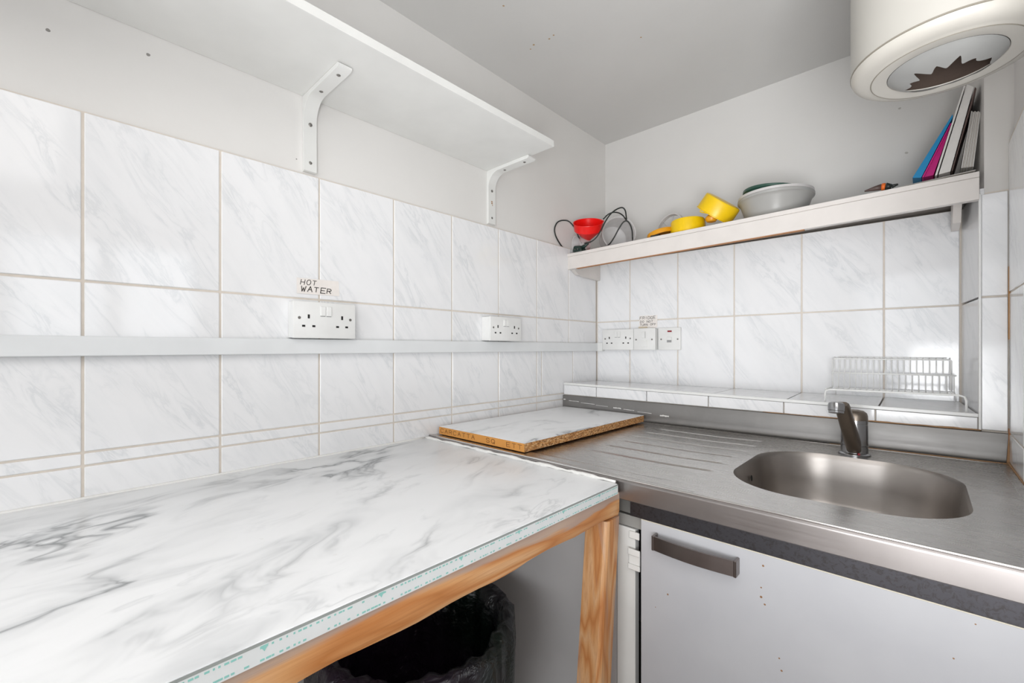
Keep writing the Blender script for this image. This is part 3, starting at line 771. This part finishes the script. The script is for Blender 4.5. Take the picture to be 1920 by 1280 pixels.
sp = link('spout', bm, 'chrome_dark', tp, True, label='dark chrome spout')
nz_c = on_y(1568, 763, -.478)
lathe('nozzle', [(0, .0105), (.011, .0105), (.0145, .0080), (.0155, .002), (.0150, -.0075), (.0140, -.0085), (.0140, -.0125), (.0125, -.0135), (0, -.0130)], 'chrome', sp, Matrix.Translation(nz_c) @ Matrix.Rotation(math.radians(-12), 4, 'X'), 28)
box('indicator', .9305, .9345, -.3635, -.3618, .9140, .9185, 'red', tp)

# ================================================================== SINK CABINET
DY = -.8735
cb = thing('sink_cabinet', 'white kitchen base cabinet with a metal handle under the sink', 'cabinet', (.6, -.55, 0))
box('side_panel', .004, .589, -.8550, -.8400, .002, .868, plain('grey_white_panel', 'd2d1d1', .45, bscale=6), cb)
box('side_panel', 1.158, 1.174, -.845, -.22, .002, .868, 'shelf_white', cb)
box('stile', .5905, .6300, -.8590, -.8425, .002, .8060, 'shelf_white', cb, bevel=.001)
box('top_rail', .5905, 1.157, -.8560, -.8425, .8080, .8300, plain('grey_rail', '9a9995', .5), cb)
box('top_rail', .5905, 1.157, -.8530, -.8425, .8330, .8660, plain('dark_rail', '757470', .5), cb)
dsp = [tuple(on_y(x, y, DY)) + (r,) for x, y, r in ((1431, 1060, .0022), (1427, 1101, .0016), (1427, 1119, .0022), (1434, 1133, .0018), (1461, 1234, .002), (1465, 1257, .002), (1252, 1114, .0018), (1229, 1138, .0013), (1788, 1234, .0016), (1829, 1170, .0014))]
m = NT('white_door_laminate'); dv = m.coord(); dn = m.noise(dv, 5, 4)
c = m.mix(m.ramp(dn, [(.35, 0.0), (.65, 1.0)]), 'b2b3b7', 'babbbe'); c = m.spots(c, [(a - .9, b - DY, c_ - 0, r) for a, b, c_, r in []], lin('7a5a3c')); 
c = m.spots(c, [(a - .6, b + .55, z, r) for a, b, z, r in dsp], lin('8a6646')); m.l(c, m.b.inputs['Base Color']); m.set(Roughness=.38)
dr = box('door', .6495, 1.172, DY, DY + .0155, .10, .8355, m.m, cb, bevel=.0008)
box('door_edge', .6500, 1.172, DY - .0002, DY + .0150, .8352, .8368, plain('cream_lipping', 'cfc9b8', .5), cb)
box('plinth', .004, 1.172, -.80, -.785, .002, .098, 'shelf_white', cb)
# bow handle
hz0, hz1 = .7935, .8185; bm = bmesh.new(); n = 14; front = []; back = []
HX0, HX1 = .6830, .8195
for i in range(n + 1):
    t = i / n; x = HX0 + (HX1 - HX0) * t; y = DY - .0185 - .0060 * math.sin(PI * t); front.append((x, y)); back.append((x, y + .0045))
lo = front + back[::-1]
add_prism(bm, [(x, y, hz0 + .001 * 0) for x, y in lo], [(x, y, hz1) for x, y in lo])
hd = link('handle', bm, 'nickel', dr, False)
for x0, x1 in ((HX0 - .0035, HX0 + .0010), (HX1 - .0010, HX1 + .0035)):
    box('handle_foot', x0, x1, DY - .0195, DY - .0002, hz0 - .001, hz1 + .001, 'nickel', hd if False else dr, bevel=.001)
def hinge(z):
    h = box('hinge', .6185, .6420, -.8640, -.8592, z - .026, z + .004, 'shelf_white', cb, bevel=.001)
    box('hinge_knuckle', .6190, .6440, -.8680, -.8642, z - .004, z + .008, 'shelf_white', h, bevel=.001)
    box('hinge_knuckle', .6190, .6440, -.8680, -.8642, z - .032, z - .022, 'shelf_white', h, bevel=.001)
hinge(.762)
box('top_hinge', .6180, .6400, -.8625, -.8592, .7880, .8020, 'shelf_white', cb, bevel=.001)

# ================================================================== LOOSE BOARD ON THE DRAINER
BZ = ZS + .0022
lb = thing('chipboard_offcut', 'loose offcut of marble effect chipboard lying on the drainer', 'board', (.18, -.55, BZ))
q = [(.012, -.8630), (.3460, -.8655), (.3480, -.2560), (.012, -.2560)]
prism('core', [(x, y, BZ) for x, y in q], [(x, y, BZ + .0205) for x, y in q], 'chip', lb, label='bare chipboard edges')
prism('laminate_face', [(x, y, BZ + .0206) for x, y in q], [(x, y, BZ + .0216) for x, y in q], 'counter', lb)
prism('edge_strip', [(.012, -.8632, BZ), (.3462, -.8657, BZ), (.3462, -.8663, BZ), (.012, -.8638, BZ)],
      [(.012, -.8632, BZ + .0200), (.3462, -.8657, BZ + .0200), (.3462, -.8663, BZ + .0200), (.012, -.8638, BZ + .0200)], 'orange_tape', lb, label='orange strip with printed letters')
for word, wx in (('CARCATTA', .0200), ('SQ', .2130), ('ETT', .2870)):
    lettering('printed_letters', word, (wx, -.8641 - .0075 * (wx - .02), BZ + .0055), (1, -.0075, 0), (0, 0, 1), .0105, .0125, .0068, .0013, 'print_brown', lb)

# ================================================================== WATER HEATER
HC = Vector((1.0655, -.668, 0)); HR = .1185; HZ = 1.6100
ht = thing('water_heater', 'round cream water heater with a broken bottom dome, mounted top right', 'water heater', (HC.x, HC.y, HZ))
T = Matrix.Translation((HC.x, HC.y, 0))
lathe('body', [(HR, 1.6300), (HR, 2.06), (.10, 2.075), (0, 2.078)], 'heater', ht, T, 64)
lathe('seam_ring', [(HR - .0008, 1.6275), (HR + .0004, 1.6275), (HR + .0004, 1.6300), (HR - .0008, 1.6300)], 'heater_line', ht, T, 64, close=True)
lathe('bottom_cap', [(HR - .0002, 1.6272), (HR - .0010, 1.6235), (HR - .0045, 1.6180), (HR - .0110, 1.6135), (HR - .020, 1.6112), (.0920, 1.6104), (.0905, 1.6094), (.0895, 1.6094), (.0720, 1.6100), (.0702, 1.6106), (.0696, 1.6125)], 'heater_cap', ht, T, 64)
lathe('lip_line', [(.0903, 1.6092), (.0910, 1.6090), (.0917, 1.6098)], 'heater_line', ht, T, 64)
lathe('inner_chamber', [(.0696, 1.6126), (.0694, 1.628), (.066, 1.655), (.050, 1.664), (0, 1.666)], 'heater_inside', ht, T, 48, label='rusty brown inside')
# the smoky dome is broken: jagged remains hang round the rim
bm = bmesh.new(); n = 192; R = .0692
def dome(r): return 1.6108 - .023 * (1 - (r / R) ** 2) ** .8 if r < R else 1.6108
ed = []
for k in range(n):
    a = 2 * PI * k / n
    # scalloped tear: broad remains on the room side, only a thin rim at the back
    lobe = abs(math.sin(a * 5.5 + .5))
    back = .5 + .5 * math.sin(a + .25)
    rin = .032 + .0335 * back ** 1.8 + (.018 - .0165 * back) * (1 - lobe) ** .8 * (.75 + .25 * math.sin(a * 5 + 1)) + .0010 * math.sin(a * 13)
    ed.append(rin)
rings = []
for s in range(6):
    rings.append([bm.verts.new((HC.x + rr_ * math.cos(2 * PI * k / n), HC.y + rr_ * math.sin(2 * PI * k / n), dome(rr_))) for k in range(n) for rr_ in (R + (ed[k] - R) * s / 5,)])
for a, b in zip(rings, rings[1:]):
    for k in range(n): bm.faces.new((a[k], a[(k + 1) % n], b[(k + 1) % n], b[k]))
link('broken_dome', bm, 'dome', ht, 'all', label='torn smoky plastic dome')

# ================================================================== DISH RACK ON THE LEDGE
rk = thing('dish_rack', 'white wire plate rack standing on the tiled ledge', 'dish rack', (.98, -.1, 1.018))
RW = .00165
fl, frr = .8455, 1.1135; fyl, fyr = -.192, -.188
def lz(x): return 1.0255 - .0135 * x / 1.13
path = [(fl, fyl, lz(fl)), (fl, fyl, 1.038), (fl + .002, fyl, 1.046), (fl + .010, fyl, 1.0495), (frr - .012, fyr, 1.0510), (frr - .003, fyr, 1.0480), (frr, fyr, 1.039), (frr, fyr, lz(frr))]
tube('front_bar', path, .0024, 'wire', rk, 8)
tube('rear_bar', [(fl + .004, -.030, 1.0215), (fl + .004, -.030, 1.0430), (frr - .012, -.030, 1.0430), (frr - .012, -.030, 1.0215)], .0020, 'wire', rk, 6)
xl, xr = .8415, 1.1030
tube('middle_rail', [(xl, -.045, 1.0890), (xr, -.045, 1.0905)], .0019, 'wire', rk, 6)
tube('top_rail', [(xl - .000, -.020, 1.1285), (xl + .006, -.020, 1.1305), (1.0905, -.020, 1.1300), (1.0945, -.020, 1.1275), (1.0945, -.020, 1.092)], .0019, 'wire', rk, 6)
tube('top_rail', [(xl + .012, -.008, 1.1355), (1.086, -.008, 1.1350)], .0015, 'wire', rk, 6)
for x in (xl + .002, xr - .010):
    tube('side_wire', [(x, -.045, 1.1285 if x < 1 else 1.092), (x, -.045, 1.048), (x + .003, -.188, 1.0500)], .0018, 'wire', rk, 6)
for k in range(20):
    x = xl + .004 + k * (.2465 / 19)
    tube('wire', [(x, -.008, 1.1350), (x, -.020, 1.1300), (x, -.020, 1.1035), (x, -.045, 1.0895)], .0013, 'wire', rk, 5)
    x = xl + .003 + k * (.2540 / 19)
    tube('wire', [(x, -.045, 1.0895), (x, -.045, 1.0500), (x, -.060, 1.0445), (x, -.186, 1.0495)], .0013, 'wire', rk, 5)

# ================================================================== THINGS ON THE BACK SHELF
# funnel, tilted towards the room
ft = shz(.06)
fn = thing('funnel', 'bright red plastic funnel behind the black cable', 'funnel', (.058, -.165, ft))
mouth = on_y(1103, 417, -.205)
ax = Vector((.34, -.50, 1)).normalized(); L = .092
Mx = frame_at(mouth - ax * L, ax)
r0 = .0575
lathe('cone', [(.0055, -.026), (.0070, .0), (.0085, .022), (.0500, L - .034), (.0545, L - .030), (r0, L - .001), (r0 + .002, L), (r0 + .0015, L + .0015), (r0 - .001, L), (.053, L - .030), (.048, L - .033), (.007, .022), (.0045, -.026)], 'pot_red', fn, Mx, 40, close=True)
box('hang_tab', mouth.x + .056, mouth.x + .068, mouth.y - .006, mouth.y + .006, mouth.z - .008, mouth.z - .005, 'pot_red', fn, bevel=.001)
# plastic tub on its side, left
c = on_y(1069, 440, -.205); c.x = max(c.x, .034)
tb = thing('plastic_tub', 'small frosted clear tub on its side, left of the red funnel', 'tub', (c.x, c.y, shz(0) ))
axt = Vector((.45, .85, .15)).normalized()
lathe('tub_wall', [(0, .055), (.024, .054), (.0285, .048), (.0320, .0), (.0335, -.002), (.0310, -.001), (.0270, .046), (.023, .051), (0, .052)], 'frost', tb, frame_at((c.x, c.y, shz(0) + .0340), axt) @ Matrix.Diagonal((1, 1, 1, 1)), 32)
# larger frosted jug lying on its side, right
jc = on_y(1156, 445, -.085)
jg = thing('plastic_jug', 'large frosted clear jug on its side, right of the red funnel', 'jug', (jc.x, jc.y, shz(jc.x)))
axj = Vector((.62, -.66, .0)).normalized()
lathe('jug_wall', [(0, -.075), (.050, -.073), (.057, -.066), (.062, .0), (.0635, .035), (.066, .038), (.066, .043), (.0615, .040), (.060, .0), (.055, -.064), (.048, -.070), (0, -.072)], 'frost', jg, frame_at((jc.x, jc.y, shz(jc.x) + .0685), axj), 40)
tube('rim_bead', [frame_at((jc.x, jc.y, shz(jc.x) + .0685), axj) @ Vector((.0655 * math.cos(a * PI / 16), .0655 * math.sin(a * PI / 16), .041)) for a in range(32)], .0016, 'ring', jg, 6, closed=True)
# lamp/appliance cable with a plug
cbt = thing('power_cable', 'black power cable with plug looped over the shelf end', 'cable', tuple(on_y(1090, 460, -.205)))
def cpoint(x, y, Y):
    p = on_y(x, y, Y)
    return p if p.x > LX + .004 else on_x(x, y, LX + .004)      # the first loop leans on the left wall
def cpath(L): return smooth_path([cpoint(x, y, Y) for x, y, Y in L], 7)
p1 = [(1060, 470, -.212), (1050, 457, -.228), (1042, 442, -.250), (1040, 428, -.262), (1046, 416, -.262), (1058, 413, -.250), (1068, 416, -.238), (1078, 428, -.226), (1084, 442, -.218), (1090, 456, -.212)]
p2 = [(1096, 456, -.212), (1108, 453, -.212), (1118, 445, -.206), (1126, 433, -.200), (1134, 417, -.190), (1144, 402, -.175), (1155, 393, -.160), (1166, 389, -.145), (1172, 394, -.135), (1174, 405, -.120), (1174, 412, -.110), (1168, 404, -.100), (1160, 399, -.095), (1150, 398, -.10), (1140, 402, -.11), (1131, 411, -.12)]
p3 = [(1144, 456, -.190), (1152, 444, -.186), (1160, 429, -.182), (1168, 417, -.178), (1175, 414, -.174), (1181, 420, -.170), (1185, 432, -.168), (1186, 446, -.166)]
p3 = [(1140, 459, -.150)] + p3 + [(1186, 450, -.130)]
for p in (p1, p2, p3): tube('flex', cpath(p), .0026, 'black', cbt, 8)
pc = on_y(1087, 461, -.205); pz = shz(pc.x) 
pl = prism('plug', [(pc.x - .024, pc.y - .020, pz + .0005), (pc.x + .020, pc.y - .020, pz + .0005), (pc.x + .024, pc.y + .018, pz + .0005), (pc.x - .022, pc.y + .018, pz + .0005)],
      [(pc.x - .020, pc.y - .016, pz + .026), (pc.x + .014, pc.y - .016, pz + .022), (pc.x + .014, pc.y + .014, pz + .022), (pc.x - .018, pc.y + .014, pz + .026)], 'plug', cbt, bevel=.004)
for dx_ in (-.006, .006): box('plug_pin', pc.x + dx_ - .002, pc.x + dx_ + .002, pc.y - .0245, pc.y - .0198, pz + .006, pz + .010, 'screw', pl)
tube('cable_grip', [(pc.x + .010, pc.y - .004, pz + .014), (pc.x + .030, pc.y - .006, pz + .020), (pc.x + .044, pc.y - .006, pz + .027)], lambda t: .0085 - .0045 * t, 'plug', cbt, 8)
# hoop
hc = on_y(1250, 424, -.060); hz = shz(hc.x)
hp = thing('strainer_hoop', 'pale grey plastic hoop standing behind the yellow cups', 'hoop', (hc.x, hc.y, hz))
HRd = .054; hm = frame_at((hc.x + .012, hc.y, hz + HRd + .006), (-.30, -1, .22))
lathe('hoop_band', [(HRd - .001, -.007), (HRd + .005, -.007), (HRd + .005, .007), (HRd - .001, .007)], 'ring', hp, hm, 48, close=True)
for a in (.3, 1.35, 2.4):
    d0 = Vector((math.cos(a), math.sin(a), 0)) * HRd; tube('spoke', [hm @ d0, hm @ (-d0)], .0010, 'ring', hp, 5)
# yellow cups
def cup(name, label, loc, axis, r, h, col, n=36, rim=True):
    t = thing(name, label, 'measuring cup', loc)
    m_ = frame_at(loc, axis)
    lathe('cup_wall', [(0, h), (r * .86, h), (r * .95, h - .002), (r * .985, h - .006), (r, .003), (r * 1.03, .002), (r * 1.03, 0), (r * .95, 0), (r * .92, h - .006), (0, h - .004)], col, t, m_, n)
    return t, m_
GC = 'amber and yellow measuring cups'
c3 = on_y(1290, 421, -.140); z3 = shz(c3.x)
t3, m3 = cup('measuring_cup', 'yellow plastic measuring cup standing upside down, middle of three', (c3.x, -.140, z3 + .0045), (-.03, .0, 1), .0565, .0480, 'yellow')
box('handle_tab', c3.x - .007, c3.x + .005, -.2000, -.186, z3 + .0010, z3 + .0075, 'yellow', t3, bevel=.001)
c4 = on_y(1350, 396, -.125); z4 = shz(c4.x)
axm = Vector((.66, -.10, .80)).normalized()
base4 = on_y(1338, 405, -.125)
t4, m4 = cup('measuring_cup', 'tilted yellow plastic measuring cup leaning against the grey bowl', base4 + Vector((0, 0, .002)), axm, .0610, .0530, 'yellow')
lathe('inner_ball', [(0, .004), (.012, .0015), (.0185, -.006), (.0190, -.012), (.014, -.020), (0, -.024)], 'orange', t4, frame_at(on_y(1334, 404, -.160), (0, 0, 1)), 24, label='amber knob inside')
tube('handle_loop', smooth_path([on_y(x, y, -.176) for x, y in ((1313, 396), (1320, 391), (1330, 395), (1333, 400), (1322, 399))], 5, True), .0020, 'yellow', t4, 6, closed=True)
c5 = on_y(1238, 439, -.150); z5 = shz(c5.x)
t5, m5 = cup('measuring_cup', 'amber plastic measuring cup lying low, left of the yellow cups', (c5.x + .004, -.150, z5 + .0125), (-.22, -.04, 1), .0480, .0185, 'orange')
box('handle_tab', c5.x - .012, c5.x + .020, -.2050, -.188, z5 + .001, z5 + .009, 'black', t5, bevel=.002, label='black clip')
# bowls
bc = on_y(1453, 398, -.085); zb_ = shz(bc.x)
def bowl_thing(label, dz, r, h, col, tilt=(0.0, 0.0), rb=None, off=(0, 0)):
    t = thing('mixing_bowl', label, 'bowl', (bc.x + off[0], -.085 + off[1], zb_ + dz))
    m_ = frame_at((bc.x + off[0], -.085 + off[1], zb_ + dz), (tilt[0], tilt[1], 1)); rb = rb or r * .72
    lathe('bowl_wall', [(0, .001), (rb * .9, .001), (rb, .004), (rb + (r - rb) * .45, h * .38), (rb + (r - rb) * .86, h * .80), (r, h - .010), (r + .003, h - .008), (r + .0035, h - .001), (r + .001, h), (r - .002, h - .004),
                        (rb + (r - rb) * .82, h * .80), (rb - .003, .006), (0, .004)], col, t, m_, 48)
    return t
bowl_thing('grey plastic mixing bowl, outer one of the stack beside the yellow cups', .0005, .1010, .0790, 'greybowl')
bowl_thing('pale grey plastic bowl nested inside the outer mixing bowl', .0100, .0990, .0790, 'ring', rb=.069)
bowl_thing('dark green plastic bowl tipped inside the grey bowls', .0330, .0830, .0680, 'green', (.13, .05), off=(-.012, -.004))
# pruning pliers
pl_ = [on_y(x, y, -.198) for x, y in ((1621, 357), (1640, 352), (1653, 349), (1661, 348), (1672, 348), (1684, 344))]
zz = [shz(p.x) for p in pl_]
pt = thing('pliers', 'brown handled pliers with an orange band, lying on the shelf', 'pliers', (pl_[2].x, -.198, zz[2]))
def ln(a, b, t): return Vector((a.x + (b.x - a.x) * t, -.165, 0))
P = lambda i, dz: Vector((pl_[i].x, -.198, max(pl_[i].z - .002, zz[i] + dz)))
tube('handle', [P(0, .003), P(0, .004).lerp(P(1, .008), .5), P(1, .009), P(2, .010)], lambda t: .0018 + .0062 * t, 'brown', pt, 10)
tube('band', [P(2, .0105), P(2, .0105).lerp(P(3, .011), .9)], .0088, 'orange2', pt, 12)
tube('pivot', [P(3, .011), P(4, .010)], lambda t: .0095 - .004 * t, 'black', pt, 10)
tube('jaw', [P(4, .010), P(4, .008).lerp(P(5, .013), .5), P(5, .013)], lambda t: .005 - .003 * t, 'black', pt, 8)
tube('jaw', [P(4, .006), P(5, .006)], lambda t: .004 - .002 * t, 'black', pt, 8)
# papers and folders leaning in the right corner
def quad(name, pts, Ya, Yb, mat, parent, shift=0, **k):
    la = [on_y(x, y, Ya) for x, y in pts]
    return prism(name, la, [p + Vector((0, Yb - Ya, 0)) for p in la], mat, parent, **k)
pp = thing('paper_stack', 'thin stack of loose papers lying flat at the shelf right end', 'papers', (1.05, -.1, shz(1.05)))
x0 = on_y(1686, 345, -.2).x; x1 = 1.1285
rnd = random.Random(2)
for k in range(6):
    a = x0 + rnd.uniform(0, .03) * (1 if k else 0); b = x1 - rnd.uniform(0, .004); yf = -.2 + rnd.uniform(0, .012)
    la = [(a, yf, shz(a) + .0004 + k * .0012), (b, yf + rnd.uniform(-.003, .003), shz(b) + .0006 + k * .0019), (b - .02, .05, shz(b) + .0006 + k * .0019), (a, .05, shz(a) + .0004 + k * .0012)]
    prism('sheet', la, [Vector(p) + Vector((0, 0, .0006 if k % 2 else .0011)) for p in la], 'paper2' if k % 2 else 'paper', pp)
bl = thing('folder', 'thin blue folder leaning on the magenta folder', 'folder', tuple(on_y(1717, 333, -.16)))
quad('cover', [(1711, 333), (1727, 333), (1787, 218), (1786, 214)], -.160, .035, 'blue', bl)
mg = thing('folder', 'magenta folder leaning between the blue folder and white binder', 'folder', tuple(on_y(1735, 332, -.16)))
quad('cover', [(1729, 332), (1732, 332), (1784, 231), (1782, 231)], -.160, .035, 'magenta', mg)
quad('cover', [(1733, 332), (1750, 328), (1772, 268), (1784, 232)], -.152, .035, 'magenta', mg)
wb = thing('binder', 'thick white binder leaning under the water heater', 'binder', tuple(on_y(1768, 327, -.165)))
quad('cover', [(1753, 329), (1757, 328), (1810, 161), (1807, 161)], -.165, .030, 'binder', wb)
quad('pages', [(1760, 327), (1782, 321), (1826, 163), (1813, 158)], -.162, .030, 'binder', wb)
quad('cover', [(1784, 320), (1786, 320), (1831, 166), (1828, 163)], -.165, .030, 'brown', wb)
pb_ = thing('paper_bundle', 'upright bundle of papers against the pier, right of the binder', 'papers', tuple(on_y(1815, 312, -.165)))
for k in range(9):
    t0 = k / 9; t1 = (k + .82) / 9
    bx0 = 1802 + (1826 - 1802) * t0; bx1 = 1802 + (1826 - 1802) * t1; tx0 = 1821 + (1839 - 1821) * t0; tx1 = 1821 + (1839 - 1821) * t1
    quad('sheet', [(bx0, 315 - 3 * t0), (bx1, 315 - 3 * t1), (tx1, 208 + (k % 3)), (tx0, 208 + (k % 3))], -.150 - .002 * (k % 2), .035, 'paper' if k % 2 else 'paper2', pb_)

# ================================================================== BIN BELOW THE WORKTOP
BC = (.285, -1.130); RZ = .61; BRr = .19
bn = thing('waste_bin', 'round black waste bin under the worktop', 'bin', (BC[0], BC[1], 0))
TB = Matrix.Translation((BC[0], BC[1], 0))
lathe('bin_wall', [(0, .002), (.145, .002), (.150, .01), (BRr - .006, RZ - .012), (BRr - .001, RZ - .010), (BRr - .002, RZ - .003), (BRr - .008, RZ - .003), (BRr - .012, RZ - .014), (.145, .02), (0, .015)], 'bin', bn, TB, 48)
def jit(i, a, r, z):
    f = .0035 * math.sin(13 * a + i * .5) + .003 * math.sin(29 * a - i) + .003 * math.sin(7 * a + i)
    if i > 4: f *= 1.6
    return r + f * (1 if i < 3 else -.9), z + .5 * f
prof = [(BRr + .0100, RZ - .150), (BRr + .0120, RZ - .070), (BRr + .0090, RZ - .006), (BRr + .001, RZ + .0080), (BRr - .017, RZ + .0010), (BRr - .026, RZ - .050), (BRr - .032, RZ - .13), (BRr - .045, RZ - .24), (BRr - .055, RZ - .36), (.09, RZ - .46), (0, RZ - .48)]
lathe('liner', prof, 'bag', thing('bin_bag', 'dark crumpled plastic bin bag draped over the bin rim', 'bin bag', (BC[0], BC[1], RZ)), TB, 120, 'all', jit=jit)
